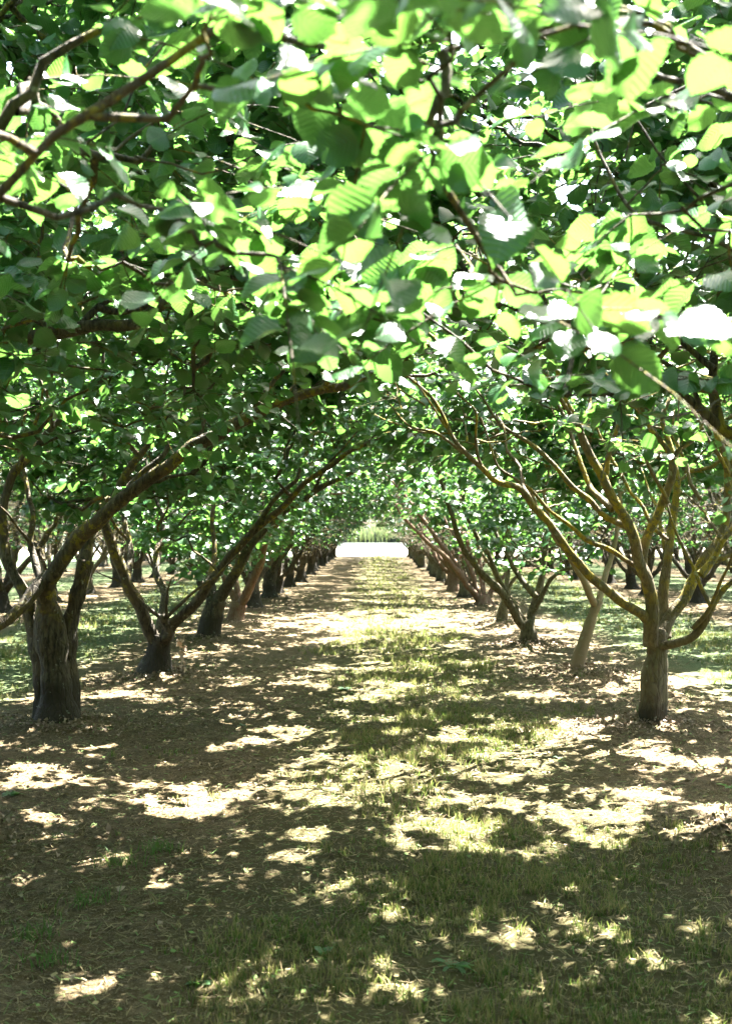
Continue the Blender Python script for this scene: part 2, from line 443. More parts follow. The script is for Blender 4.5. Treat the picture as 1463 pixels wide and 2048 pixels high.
SIDES = {'L': 'hazel trees of the left row along the lane', 'R': 'hazel trees of the right row along the lane'}
def trunk(h, r, lean=(0, 0), flare=1.35):
    return [(0, 0, -.12, r * flare * 1.1), (0, 0, .02, r * flare), (lean[0] * .2, lean[1] * .2, .15, r * 1.12), (lean[0] * .5, lean[1] * .5, h * .55, r), (lean[0], lean[1], h, r * 1.02), (lean[0] * 1.05, lean[1] * 1.05, h + .08, r * .75)]

# --- left row, nearest visible trunk (9.05 m)
L1 = (-2.37, 9.05, 0)
t_l1 = [trace([(113, 1490), (113, 1460), (111, 1400), (109, 1330), (103, 1270), (96, 1215), (92, 1180)], 9.02, L1, 0, (.155, .075)),
        trace([(90, 1480), (92, 1420), (85, 1340), (72, 1270), (60, 1220), (52, 1190)], 9.1, L1, 0, (.085, .05)),
        trace([(136, 1480), (140, 1420), (134, 1340), (138, 1270), (152, 1200), (172, 1120)], 9.1, L1, .05, (.08, .055)),]
l_l1 = [trace([(96, 1225), (95, 1165), (140, 1100), (200, 1035), (290, 965), (400, 890), (500, 835), (570, 795), (650, 780), (700, 768), (740, 720), (800, 650), (880, 590)], 9.0, L1, -.9, (.088, .018)),
        trace([(700, 768), (760, 752), (830, 745), (900, 735), (960, 705), (1000, 700)], 8.2, L1, -.3, (.022, .006)),
        trace([(104, 1150), (70, 1180), (30, 1222), (-30, 1262), (-110, 1240), (-190, 1130), (-240, 980)], 8.98, L1, -.7, (.075, .025)),
        trace([(56, 1200), (45, 1170), (15, 1110), (2, 1040), (22, 965), (60, 912), (110, 850), (175, 780), (260, 705), (330, 650)], 9.1, L1, .3, (.06, .018)),
        trace([(88, 1190), (74, 1140), (66, 1080), (66, 1010), (52, 965), (40, 900), (60, 800)], 9.0, L1, .6, (.042, .012)),
        trace([(168, 1130), (180, 1070), (222, 1010), (262, 930), (300, 880), (345, 812), (380, 740), (420, 640)], 9.15, L1, .5, (.052, .014)),
        trace([(240, 1000), (270, 960), (330, 905), (352, 850), (372, 780), (368, 700)], 9.0, L1, .2, (.035, .01)),
        trace([(400, 890), (405, 850), (425, 800), (430, 770), (470, 720), (530, 670)], 8.75, L1, .3, (.02, .006)),
        trace([(570, 795), (600, 750), (660, 690), (690, 660)], 8.4, L1, .3, (.014, .005))]
# --- left second (12.1 m)
L2 = (-2.17, 12.1, 0)
t_l2 = [trace([(312, 1385), (312, 1360), (314, 1335), (318, 1300), (322, 1270)], 12.1, L2, 0, (.175, .10))]
l_l2 = [trace([(316, 1300), (282, 1215), (248, 1150), (222, 1085), (210, 1040), (180, 970), (160, 900), (110, 840), (80, 760)], 12.1, L2, -.6, (.088, .02)),
        trace([(255, 1165), (262, 1110), (250, 1050), (248, 990), (255, 930), (240, 860)], 12.0, L2, .8, (.05, .014)),
        trace([(322, 1295), (350, 1250), (385, 1212), (430, 1150), (485, 1080), (560, 1018), (620, 960), (700, 905), (755, 878), (800, 870)], 12.1, L2, -.8, (.082, .012)),
        trace([(415, 1175), (428, 1110), (424, 1040), (430, 980), (415, 900), (430, 820)], 11.9, L2, .5, (.04, .012)),
        trace([(500, 1065), (545, 1000), (590, 960), (612, 905), (640, 840), (648, 790), (680, 720)], 11.6, L2, .3, (.035, .012)),
        trace([(316, 1285), (330, 1200), (316, 1160), (312, 1100), (325, 1040), (300, 960), (290, 880)], 12.2, L2, 1.2, (.06, .014)),
        trace([(322, 1280), (340, 1268), (326, 1240), (331, 1232)], 12.0, L2, -.15, (.05, .045))]
L3 = (-2.2, 16.0, 0)
t_l3 = [trace([(414, 1310), (414, 1287), (418, 1262), (427, 1225), (432, 1200)], 16, L3, 0, (.17, .12))]
l_l3 = [trace([(430, 1215), (465, 1160), (500, 1095), (560, 1030), (630, 985), (690, 950), (740, 930)], 16, L3, -.8, (.085, .016)),
        trace([(430, 1210), (420, 1150), (415, 1080), (425, 1000), (440, 930)], 16, L3, .8, (.07, .016)),
        trace([(428, 1215), (395, 1150), (370, 1090), (345, 1030), (320, 970)], 16, L3, .5, (.06, .016)),
        trace([(478, 1140), (520, 1060), (525, 1000), (545, 940), (580, 880)], 15.8, L3, .6, (.045, .012))]
L4 = (-2.2, 19.2, 0)
t_l4 = [trace([(470, 1265), (470, 1247), (473, 1225), (478, 1205)], 19.2, L4, 0, (.16, .11))]
l_l4 = [trace([(478, 1212), (500, 1175), (520, 1130), (530, 1090), (560, 1040), (620, 1000), (690, 985)], 19.2, L4, -.5, (.09, .016)),
        trace([(478, 1208), (470, 1150), (478, 1090), (470, 1020)], 19.2, L4, .8, (.06, .015)),
        trace([(476, 1210), (450, 1160), (420, 1100), (400, 1040)], 19.2, L4, .4, (.06, .015))]
# --- right row
R1 = (2.09, 9.05, 0)
t_r1 = [trace([(1300, 1490), (1299, 1460), (1300, 1420), (1303, 1370), (1309, 1320), (1315, 1280), (1318, 1258)], 9.05, R1, 0, (.112, .05)),
        trace([(1308, 1345), (1303, 1290), (1301, 1250), (1300, 1225)], 9.03, R1, 0, (.03, .052))]
l_r1 = [trace([(1300, 1290), (1302, 1240), (1290, 1170), (1278, 1120), (1262, 1062), (1218, 985), (1188, 920), (1165, 872), (1152, 845), (1138, 815), (1120, 770), (1100, 700)], 9.0, R1, -.5, (.062, .016)),
        trace([(1156, 852), (1172, 825), (1180, 800), (1180, 740), (1165, 690)], 8.7, R1, .2, (.022, .008)),
        trace([(1283, 1140), (1292, 1085), (1320, 1030), (1338, 965), (1344, 930), (1330, 890), (1298, 855), (1282, 810), (1270, 750)], 8.95, R1, -.2, (.045, .012)),
        trace([(1340, 940), (1362, 895), (1392, 870), (1420, 800)], 8.85, R1, .1, (.026, .01)),
        trace([(1302, 1252), (1262, 1220), (1210, 1175), (1165, 1130), (1130, 1092), (1088, 1035), (1045, 985), (1002, 966), (962, 930), (925, 905), (900, 872), (870, 800), (800, 740)], 9.0, R1, -1.1, (.045, .010)),
        trace([(925, 905), (890, 880), (850, 862), (815, 850), (780, 820)], 8.15, R1, -.2, (.014, .005)),
        trace([(1282, 1140), (1240, 1110), (1195, 1090), (1160, 1062), (1110, 1030), (1060, 985), (1010, 940), (985, 900), (960, 830)], 9.0, R1, -.3, (.024, .007)),
        trace([(1330, 1275), (1326, 1200), (1333, 1120), (1345, 1045), (1350, 970), (1342, 900), (1328, 850), (1335, 790)], 9.2, R1, .4, (.052, .016)),
        trace([(1322, 1275), (1352, 1215), (1398, 1138), (1436, 1078), (1455, 1000), (1450, 920), (1425, 860), (1420, 780)], 9.05, R1, .3, (.058, .018)),
        trace([(1400, 1150), (1428, 1112), (1463, 1060), (1500, 1010), (1520, 930), (1560, 850)], 9.0, R1, .1, (.036, .012)),
        trace([(1322, 1292), (1350, 1285), (1378, 1272), (1402, 1242), (1422, 1200), (1463, 1160), (1510, 1110), (1570, 1020), (1620, 900)], 9.0, R1, -.4, (.042, .016)),
        trace([(1255, 1055), (1210, 1030), (1150, 975), (1080, 905), (1050, 880), (1000, 845), (965, 800), (930, 720)], 8.85, R1, .3, (.03, .008)),
        trace([(1225, 1020), (1185, 985), (1165, 940), (1150, 880), (1125, 830), (1090, 790)], 8.9, R1, .5, (.03, .009)),
        trace([(1335, 1080), (1300, 1040), (1270, 990), (1230, 930), (1190, 850), (1170, 790)], 9.2, R1, .4, (.02, .008)),
        trace([(1400, 1000), (1370, 940), (1350, 880), (1340, 830)], 9.3, R1, .2, (.022, .008))]
S1 = (2.08, 12.3, 0)
t_s1 = [trace([(1146, 1375), (1150, 1355), (1160, 1310), (1174, 1260), (1188, 1218), (1196, 1200)], 12.3, S1, 0, (.064, .048))]
l_s1 = [trace([(1191, 1214), (1168, 1165), (1135, 1110), (1098, 1050), (1060, 990), (1030, 930), (985, 860), (960, 780)], 12.3, S1, -.5, (.042, .010)),
        trace([(1193, 1210), (1210, 1160), (1222, 1115), (1235, 1060), (1238, 1000), (1225, 930), (1240, 860)], 12.3, S1, .5, (.034, .010)),
        trace([(1098, 1050), (1090, 990), (1092, 920), (1070, 860)], 12.1, S1, .2, (.018, .008))]
R2 = (2.01, 15.45, 0)
t_r2 = [trace([(1058, 1312), (1058, 1292), (1057, 1265), (1056, 1240)], 15.45, R2, 0, (.10, .085))]
l_r2 = [trace([(1052, 1258), (1012, 1200), (955, 1135), (922, 1085), (905, 1030), (880, 960), (870, 900), (840, 850)], 15.45, R2, -1.0, (.062, .012)),
        trace([(1052, 1250), (1010, 1185), (975, 1110), (940, 1050), (925, 1000), (935, 930)], 15.45, R2, -.2, (.045, .012)),
        trace([(1060, 1250), (1072, 1195), (1086, 1130), (1095, 1070), (1090, 1000), (1105, 920)], 15.45, R2, .5, (.06, .014)),
        trace([(1072, 1195), (1035, 1150), (1005, 1095), (985, 1045), (975, 980), (980, 900)], 15.4, R2, .6, (.045, .012)),
        trace([(1066, 1225), (1090, 1175), (1120, 1140), (1165, 1130), (1200, 1080), (1240, 1020)], 15.4, R2, -.5, (.035, .012))]
S2 = (1.98, 18.65, 0)
t_s2 = [trace([(996, 1275), (998, 1257), (1004, 1225), (1010, 1190), (1012, 1175)], 18.65, S2, 0, (.085, .05))]
l_s2 = [trace([(1010, 1190), (1016, 1140), (1022, 1080), (1020, 1020)], 18.65, S2, .3, (.05, .012)),
        trace([(1010, 1195), (990, 1150), (960, 1100), (940, 1050)], 18.65, S2, -.3, (.04, .012)),
        trace([(1012, 1185), (1040, 1140), (1055, 1090), (1080, 1050)], 18.65, S2, .1, (.03, .010))]
R3 = (2.18, 23.5, 0)
t_r3 = [trace([(968, 1235), (968, 1220), (966, 1205), (962, 1192)], 23.5, R3, 0, (.16, .12))]
l_r3 = [trace([(962, 1208), (930, 1165), (895, 1120), (850, 1078), (815, 1045), (790, 1010)], 23.5, R3, -.9, (.075, .018)),
        trace([(960, 1205), (920, 1140), (880, 1085), (840, 1030), (800, 980), (780, 960)], 23.5, R3, .3, (.065, .016)),
        trace([(963, 1203), (945, 1150), (935, 1090), (905, 1030), (880, 960)], 23.5, R3, -.2, (.06, .016)),
        trace([(965, 1203), (962, 1150), (955, 1090), (960, 1030), (945, 960)], 23.5, R3, .5, (.06, .016)),
        trace([(968, 1210), (985, 1175), (1008, 1150), (1035, 1110), (1075, 1080)], 23.5, R3, .2, (.06, .02)),
        trace([(945, 1150), (920, 1090), (900, 1060), (870, 1000)], 23.4, R3, .2, (.04, .014))]

nearL = [(330, 420, 2.3), (430, 480, 2.3), (560, 530, 2.2), (690, 620, 2.5), (730, 250, 2.0), (420, 40, 1.7), (560, 170, 1.95), (150, 300, 3.0), (60, 160, 2.6), (200, 60, 2.4)]
nearR = [(880, 500, 2.5), (1000, 560, 2.3), (1110, 640, 2.1), (1260, 430, 2.6), (1200, 590, 2.5), (880, 290, 1.9), (1150, 50, 1.5), (900, 80, 1.7),
         (1360, 190, 2.3), (1130, 780, 3.5), (1240, 800, 3.5), (1400, 820, 3.3), (1330, 770, 3.5), (1440, 760, 3.4), (1300, 30, 1.9)]
A0 = (-2.35, 2.65, 0)
l_a0 = proc_limbs(.8, 5, 2.4, .011, top=4.2) + [trace([(-900, 1100), (-500, 700), (100, 300), (480, 40), (545, 90), (620, 115), (740, 126), (860, 120)], 2.0, A0, -.1, (.009, .004))]
A1 = (2.15, 2.65, 0)
l_a1 = proc_limbs(.8, 5, 2.4, .011, top=4.2) + [trace([(2800, 900), (2100, 400), (1700, 200), (1463, 110), (1350, 62), (1280, 35), (1150, 60), (1000, 90), (860, 120)], 2.0, A1, -.1, (.009, .004)),
        trace([(2100, 400), (1800, 300), (1550, 230), (1400, 178), (1300, 158), (1240, 108)], 2.2, A1, 0, (.012, .0035)),
        trace([(2600, 1200), (2000, 900), (1600, 830), (1463, 800), (1330, 790), (1200, 800), (1100, 795)], 3.5, A1, 0, (.014, .003))]
A2 = (-2.3, 5.85, 0)
l_a2 = offstage(proc_limbs(.8, 5, 2.3, .015, top=4.3), A2) + [trace([(-260, 1200), (-250, 1000), (-150, 800), (-60, 715), (20, 690), (110, 662), (230, 655), (300, 622), (390, 570), (480, 480), (560, 380)], 5.85, A2, -.9, (.06, .008)),
        trace([(110, 662), (60, 620), (75, 540), (78, 440), (60, 380), (90, 300)], 5.2, A2, 0, (.012, .005))]
A3 = (2.1, 5.85, 0)
l_a3 = offstage(proc_limbs(.8, 5, 2.3, .015, top=4.3), A3) + [trace([(1606, 1240), (1560, 1060), (1500, 900), (1440, 850), (1390, 810), (1320, 745), (1240, 690), (1160, 650), (1090, 640), (1000, 610)], 5.85, A3, -.3, (.036, .008)),
        trace([(1440, 850), (1425, 780), (1428, 700), (1440, 620), (1450, 540), (1420, 440), (1430, 330)], 5.75, A3, .2, (.026, .009)),
        trace([(1428, 740), (1380, 700), (1330, 640), (1300, 560), (1310, 480)], 5.75, A3, .2, (.018, .006)),
        trace([(1400, 815), (1380, 760), (1320, 725), (1250, 705), (1180, 690)], 5.6, A3, 0, (.014, .005))]

def T(*a, **k):
    return build_tree(*a, **k)
near = dict(lod='near')
T('hazel_tree', A0, l_a0, [trunk(.8, .13)], BARK_OLD, 'hazel tree outside the left edge, its blurred leafy boughs filling the top left corner', SIDES['L'], lod='near', ncl=430, zb=(1.7, .85), hem_out=.35, leafsize=.84, extra=[P(*q) for q in nearL], hem=1.95, near_cut=True)
T('hazel_tree', A1, l_a1, [trunk(.8, .11)], BARK_OLD, 'hazel tree outside the right edge, its blurred large leaves hanging across the top right', SIDES['R'], lod='near', ncl=430, zb=(1.7, .85), hem_out=.35, leafsize=.84, extra=[P(*q) for q in nearR], hem=1.95, near_cut=True)
T('hazel_tree', A2, l_a2, [trunk(.8, .15)], BARK_OLD, 'hazel tree outside the left edge whose lichen-spotted bough crosses the upper left', SIDES['L'], lod='near', ncl=860, zb=(1.6, .85), hem_out=.4, hem=2.0)
T('hazel_tree', A3, l_a3, [trunk(.85, .12)], BARK_OLD, 'hazel tree just outside the right edge whose dark boughs slope in above the lichened tree', SIDES['R'], lod='near', ncl=860, zb=(1.6, .85), hem_out=.3, hem=2.2)
T('hazel_tree', L1, [[(*p[:3], p[3] * .78) for p in l] for l in l_l1], t_l1, BARK_OLD, 'thick old hazel at the left edge with dark rotted base and long arching bough', SIDES['L'], lod='near', ncl=700, side=True, hem=1.6, hem_out=1.1, inn=.45, front=2.9)
T('hazel_tree', R1, [[(*p[:3], p[3] * .86) for p in l] for l in l_r1], t_r1, BARK_YEL, 'hazel tree at the right edge with slim trunk and yellow-lichened limbs fanning out', SIDES['R'], lod='near', ncl=760, side=True, hem=1.85, hem_out=.7, inn=.5, front=3.0)
T('hazel_tree', L2, [[(*p[:3], p[3] * .82) for p in l] for l in l_l2], t_l2, BARK_OLD, 'mossy hazel with a low V-shaped fork, second trunk of the left row', SIDES['L'], lod='mid', side=True, ncl=620, hem=1.3, inn=.3, front=2.5)
T('young_hazel_tree', S1, l_s1, t_s1, BARK_TAN, 'slender young hazel with smooth leaning trunk and Y fork beside the lichened tree', SIDES['R'], lod='mid', ncl=300, R=(2.0, 1.8), hem=1.9, hem_out=.4)
T('hazel_tree', L3, l_l3, t_l3, BARK_OLD, 'dark hazel leaning towards the lane, third trunk of the left row', SIDES['L'], lod='mid', side=True, ncl=580, hem=1.1, hem_out=2.0)
T('hazel_tree', R2, l_r2, t_r2, BARK_MID, 'small olive-brown hazel with thin spreading limbs behind the slender leaning one', SIDES['R'], lod='mid', ncl=560, hem=1.05, hem_out=2.0)
T('young_hazel_tree', S2, l_s2, t_s2, BARK_MID, 'thin young hazel trunk standing at the edge of the bright sunlit strip, right row', SIDES['R'], lod='mid', ncl=110, R=(1.3, 1.3), hem=1.6, hem_out=.4, top=3.6)
T('hazel_tree', L4, l_l4, t_l4, BARK_RED, 'hazel with reddish sweeping limb, fourth trunk of the left row', SIDES['L'], lod='mid', ncl=560, hem=1.0, hem_out=2.0)
T('hazel_tree', R3, l_r3, t_r3, BARK_RED, 'hazel with a fan of bright reddish-brown limbs just past the sunlit strip on the right', SIDES['R'], lod='mid', ncl=560, hem=1.05, hem_out=2.0)
for nm, x, y, tx in (('fifth', -2.25, 22.4, 'left'), ('sixth', -2.2, 25.6, 'left')):
    T('hazel_tree', (x, y, 0), proc_limbs(.55, 6, 2.3, .07, top=4.0), [trunk(.6, .14)], BARK_OLD, 'short-trunked dark hazel, %s trunk of the %s row along the lane' % (nm, tx), SIDES['L'], lod='mid', ncl=560, hem=1.05, hem_out=2.0)

for x, side in ((-2.35, 'left'), (2.15, 'right')):
    T('hazel_tree', (x, -.6, 0), proc_limbs(.7, 5, 2.2, .012, top=4.3), [trunk(.7, .13)], BARK_OLD, 'hazel tree beside the viewer on the %s, only its highest leaves reaching into view' % side, SIDES[side[0].upper()], lod='near', ncl=230, hem=2.1, hem_out=.3, near_cut=True)

# --- prototypes for the deeper orchard, copied with their parts
protos = []
def proto(bark, seed, label):
    global rng
    rng = np.random.default_rng(seed)
    return T('hazel_tree', (0, 0, 0), proc_limbs(.36, 6, 2.4, .058, top=4.0), [trunk(.42, .12, (rng.uniform(-.1, .1), rng.uniform(-.1, .1)))], bark, label, None, lod='far', ncl=740 if bark is BARK_OLD else 600, hem=.95, cull=False, hem_out=1.7, hn=.28, lowf=.42)
def copy_tree(r, loc, rz, sc, label, group):
    c = r.copy(); C.objects.link(c); c.location = loc; c.rotation_euler = (0, 0, rz); c.scale = (sc, sc, sc)
    c['label'] = label; c['group'] = group
    for ch in r.children:
        d = ch.copy(); C.objects.link(d); d.parent = c
    return c
ORD = ['first', 'second', 'third', 'fourth', 'fifth', 'sixth', 'seventh', 'eighth', 'ninth', 'tenth', 'eleventh', 'twelfth', 'thirteenth', 'fourteenth', 'fifteenth', 'sixteenth',
       'seventeenth', 'eighteenth', 'nineteenth', 'twentieth', 'twenty-first', 'twenty-second', 'twenty-third', 'twenty-fourth']
place = []
r2 = np.random.default_rng(5)
# rest of the two rows beside the lane
y = 28.8; k = 7
while y < 71.5:
    far = y > 47
    place.append((-2.22 + r2.normal(0, .08), y, 0, 'far end hazel of the left lane row, trunk merging into a dark line' if far else 'hazel with short dark trunk, %s in the left row along the lane' % ORD[k - 1], SIDES['L'])); y += 3.2 * r2.uniform(.94, 1.06); k += 1
y = 26.9; k = 6
while y < 71.5:
    far = y > 47
    place.append((2.15 + r2.normal(0, .08), y, 1, 'far end hazel of the right lane row, trunk merging into a dark line' if far else 'hazel leaning into the lane, %s trunk in the right row' % ORD[k - 1], SIDES['R'])); y += 3.2 * r2.uniform(.94, 1.06); k += 1
rows = [(-6.8, 'second', 'left', 5.9), (-11.2, 'third', 'left', 9.1), (6.6, 'second', 'right', 5.9), (11.0, 'third', 'right', 9.1), (15.4, 'fourth', 'right', 27), (19.8, 'fifth', 'right', 40)]
for x, nm, side, y0 in rows:
    y = y0 + r2.uniform(0, 1); k = 0
    while y < 71.5:
        vis = abs(x) - 3.0 < .31 * y
        if vis:
            if y < 34 and abs(x) < 12: lab = 'shaded hazel in the %s row to the %s, %s from the front' % (nm, side, ORD[k])
            else: lab = 'distant hazel tree deep inside the %s row to the %s of the lane' % (nm, side)
            place.append((x + r2.normal(0, .12), y, 3 if x > 0 else 2, lab, 'hazel trees of the %s row to the %s' % (nm, side))); k += 1
        y += 3.2 * r2.uniform(.92, 1.08)
behind = [(x, y) for x in (-2.3, 2.1) for y in (-3.8, -7, -10.2, -13.4)] + [(x, y) for x in (-6.8, 6.6) for y in (2.7, -.5, -3.7, -6.9, -10.1)] + [(x, y) for x in (-11.2, 11.0) for y in (5.9, 2.7, -.5, -3.7)]  # unseen orchard trees, added to block sky light from behind and the sides
for x, y in behind:
    place.append((x, y, 0, 'hazel tree of the orchard beside and behind the viewer, outside the picture', 'hazel trees around the viewer'))
PR = [proto(BARK_OLD, 21, ''), proto(BARK_MID, 22, ''), proto(BARK_OLD, 23, ''), proto(BARK_RED, 24, ''), proto(BARK_OLD, 25, '')]
used = set()
for i, (x, y, kind, lab, grp) in enumerate(place):
    j = {0: [0, 2, 4], 1: [3, 1, 1], 2: [0, 1, 2], 3: [0, 2, 4]}[kind][r2.integers(0, 3)]
    if y < 0: j = 0
    rz, sc = r2.uniform(-.25, .25) + math.pi * r2.integers(0, 2), r2.uniform(.9, 1.08)
    if j not in used:
        used.add(j); t = PR[j]; t.location = (x, y, 0); t.rotation_euler = (0, 0, rz); t.scale = (sc,) * 3; t['label'] = lab; t['group'] = grp
    else: copy_tree(PR[j], (x, y, 0), rz, sc, lab, grp)
print('trees', time.time() - T0, len(place))

# ------------------------------------------------------------------ ground
rng = np.random.default_rng(99)
def lines(a, segs):
    out = [a]
    for b, step in segs:
        n = max(1, int(round((b - out[-1]) / step))); out += list(np.linspace(out[-1], b, n + 1)[1:])
    return np.array(out)
gx = lines(-600, [(-100, 100), (-30, 10), (-8, 1), (-3.6, .15), (3.6, .05), (8, .15), (30, 1), (100, 10), (600, 100)])
gy = lines(-60, [(-10, 10), (2.5, 1), (13, .05), (28, .15), (76, 1), (160, 6), (1500, 100)])
X, Y = np.meshgrid(gx, gy); Z = ground_h(X, Y)
micro = .006 * vnoise(np.stack([X.ravel(), Y.ravel()], 1), 26, 8).reshape(X.shape) + .004 * rng.normal(0, 1, X.shape) * ((abs(X) < 3.6) & (Y > 2.5) & (Y < 13))
Z = Z + micro * (abs(X) < 8)
nx = len(gx); ii = np.arange((len(gy) - 1) * (nx)).reshape(len(gy) - 1, nx)[:, :-1].ravel()
gf = np.stack([ii, ii + 1, ii + nx + 1, ii + nx], 1)
m = M('orchard_soil'); o = m.obj()
sp = m.n('ShaderNodeSeparateXYZ'); m.l(o, sp.inputs[0])
n1 = m.noise(o, 1.3, 4); n2 = m.noise(o, 30, 6, .7); n3 = m.noise(o, 130, 3, .7); n4 = m.noise(o, 5, 5, .65)
soil = m.mix(m.ramp(n4, .35, .65), (.060, .044, .015), (.112, .082, .046))
soil = m.mix(m.ramp(n2, .42, .62), soil, (.038, .026, .010))
soil = m.mix(m.ramp(n3, .56, .7), soil, (.22, .175, .11))
# turf strip down the middle of each lane
lane = m.math('ABSOLUTE', m.math('SUBTRACT', m.math('PINGPONG', m.math('ADD', sp.outputs[0], 222.15), 2.225), 0.0))
turf = m.ramp(m.math('ADD', lane, m.math('MULTIPLY', n1, .9)), 1.75, 1.25)
lane2 = m.math('ABSOLUTE', m.math('SUBTRACT', sp.outputs[0], .4))
turf = m.ramp(m.math('ADD', lane2, m.math('MULTIPLY', n1, .9)), 1.7, 1.2)
gcol = m.mix(m.ramp(n2, .4, .6), (.032, .036, .009), (.058, .048, .018))
turfm = m.math('MULTIPLY', turf, .75)
absx = m.math('ABSOLUTE', sp.outputs[0])
turf2 = m.math('MULTIPLY', m.ramp(m.math('ADD', m.math('PINGPONG', absx, 2.2), m.math('MULTIPLY', n1, .9)), 1.9, 1.3), m.ramp(absx, 2.4, 2.8))
col = m.mix(turfm, soil, gcol)
col = m.mix(m.math('MULTIPLY', turf2, .8), col, (.035, .06, .02))
fieldc = m.mix(m.noise(o, .08, 5), (.20, .19, .13), (.25, .235, .17))
fieldc = m.mix(m.ramp(sp.outputs[1], 104, 116), fieldc, (.016, .021, .015))  # far part of the field darkened in colour, standing in for shade by the reeds
edge = m.math('MAXIMUM', m.ramp(m.math('ADD', sp.outputs[1], m.math('MULTIPLY', n1, 2)), 73.5, 75), m.ramp(m.math('ABSOLUTE', m.math('ADD', sp.outputs[0], -4.3)), 18.4, 19.5))
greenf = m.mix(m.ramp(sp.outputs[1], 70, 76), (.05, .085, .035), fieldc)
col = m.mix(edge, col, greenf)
bh = m.math('ADD', m.math('MULTIPLY', n2, 1.0), m.math('MULTIPLY', n3, .5))
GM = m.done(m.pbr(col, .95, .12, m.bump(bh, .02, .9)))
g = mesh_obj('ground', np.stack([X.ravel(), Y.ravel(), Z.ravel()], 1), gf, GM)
tag(g, 'brown orchard floor of bare soil with a mown grassy lane and pale field beyond', kind='structure')

# ------------------------------------------------------------------ grass
def blades(x, y, hgt, wid, lean, seg=2):
    n = len(x); z = ground_h(x, y) - .005
    a = rng.uniform(0, 6.283, n); ld = np.stack([np.cos(a), np.sin(a)], 1) * lean[:, None]
    b = a + rng.uniform(-1.5, 1.5, n); wd = np.stack([-np.sin(b), np.cos(b)], 1) * wid[:, None] * .5
    base = np.stack([x, y, z], 1); V = []
    lv = [(0, 1), (.5, .9), (1, .12)] if seg == 2 else [(0, 1), (1, .25)]
    for t, w in lv:
        c = base + np.concatenate([ld * (t ** 1.8)[..., None] if np.ndim(t) else ld * t ** 1.8, (hgt * t)[:, None]], 1)
        V += [c - np.pad(wd * w, ((0, 0), (0, 1))), c + np.pad(wd * w, ((0, 0), (0, 1)))]
    V = np.stack(V, 1); K = V.shape[1]
    f = np.array([[2 * j, 2 * j + 1, 2 * j + 3, 2 * j + 2] for j in range(K // 2 - 1)])
    uv = np.stack([np.repeat(np.linspace(0, 1, K // 2), 2), np.repeat(np.linspace(0, 1, K // 2), 2)], 1)
    return V.reshape(-1, 3), (f[None] + (np.arange(n) * K)[:, None, None]).reshape(-1, 4), np.tile(uv, (n, 1))

def turf_density(x, y):
    p = np.stack([x, y], 1)
    e = vnoise(p, 2.2, 31) * .35 + vnoise(p, 6, 32) * .2
    hw = np.where(y < 4.6, 1.15, .85) + .1 * np.clip((y - 8) / 8, 0, 1)
    cx = np.where(y < 5, .55, .4)
    d = np.clip((hw - abs(x - cx) + e) / .45, 0, 1)
    bare = np.clip(.75 + vnoise(p, 3.5, 33) * .6 + vnoise(p, 11, 37) * .45, .06, 1)
    spars = .035 * (vnoise(p, 4, 34) > .75)
    out = np.clip(1 - abs(abs(x) - 4.45) / 1.3 + e, 0, 1) * (y > 6) * .8
    return np.maximum(np.maximum(d * bare, spars), out * bare)
parts = []
def sow(x0, x1, y0, y1, dens, per, h, w, seg):
    n = int((x1 - x0) * (y1 - y0) * dens); x = rng.uniform(x0, x1, n); yy = rng.uniform(y0, y1, n)
    ok = rng.uniform(0, 1, n) < turf_density(x, yy); x, yy = x[ok], yy[ok]
    gh = np.clip(1 + vnoise(np.stack([x, yy], 1), 5, 35) * .35 + rng.normal(0, .15, len(x)), .4, 1.8)
    x = np.repeat(x, per); yy = np.repeat(yy, per); gh = np.repeat(gh, per)
    x = x + rng.normal(0, .014, len(x)); yy = yy + rng.normal(0, .014, len(yy))
    hh = h * gh * rng.uniform(.5, 1.15, len(x)); parts.append(blades(x, yy, hh, w * rng.uniform(.6, 1.3, len(x)), hh * rng.uniform(.05, .75, len(x)), seg))
sow(-1.6, 1.9, 3.2, 6.5, 760, 9, .043, .0046, 2)
sow(-1.8, 2.2, 6.5, 10, 560, 8, .046, .0056, 2)
sow(-2.2, 2.4, 10, 18, 190, 7, .055, .008, 1)
sow(-2.2, 2.4, 18, 40, 45, 6, .055, .013, 1)
sow(-2, 2.4, 40, 72, 16, 6, .06, .025, 1)
for sx in (-1, 1):
    a, b = (-6.2, -2.6) if sx < 0 else (2.6, 6.2)
    sow(a, b, 8, 18, 200, 7, .06, .007, 1); sow(a, b, 18, 45, 60, 6, .07, .014, 1)
def join(ps):
    V, Fc, U, off = [], [], [], 0
    for v, f, u in ps: V.append(v); Fc.append(f + off); U.append(u); off += len(v)
    return np.vstack(V), np.vstack(Fc), np.vstack(U)
def grass_material(name, green, straw, lo, hi):
    m = M(name); o = m.obj(); uv = m.n('ShaderNodeSeparateXYZ'); m.l(m.n('ShaderNodeTexCoord').outputs['UV'], uv.inputs[0])
    r = m.isl(); n = m.noise(o, 1.8, 4)
    dry = m.ramp(m.math('ADD', m.math('ADD', m.math('MULTIPLY', r, .5), m.math('MULTIPLY', uv.outputs[0], .35)), m.math('MULTIPLY', n, .6)), lo, hi)
    c = m.mix(dry, m.mix(r, green, tuple(x * .6 for x in green)), m.mix(m.math('FRACT', m.math('MULTIPLY', r, 17)), straw, tuple(x * .7 for x in straw)))
    p = m.pbr(c, .7, .25)
    tr = m.n('ShaderNodeBsdfTranslucent'); m.l(m.mix(.35, c, (.3, .4, .08)), tr.inputs[0])
    mx = m.n('ShaderNodeMixShader'); mx.inputs[0].default_value = .35; m.l(p, mx.inputs[1]); m.l(tr.outputs[0], mx.inputs[2])
    return m.done(mx.outputs[0])
GRASS = grass_material('grass', (.028, .070, .008), (.25, .185, .09), .56, .92)
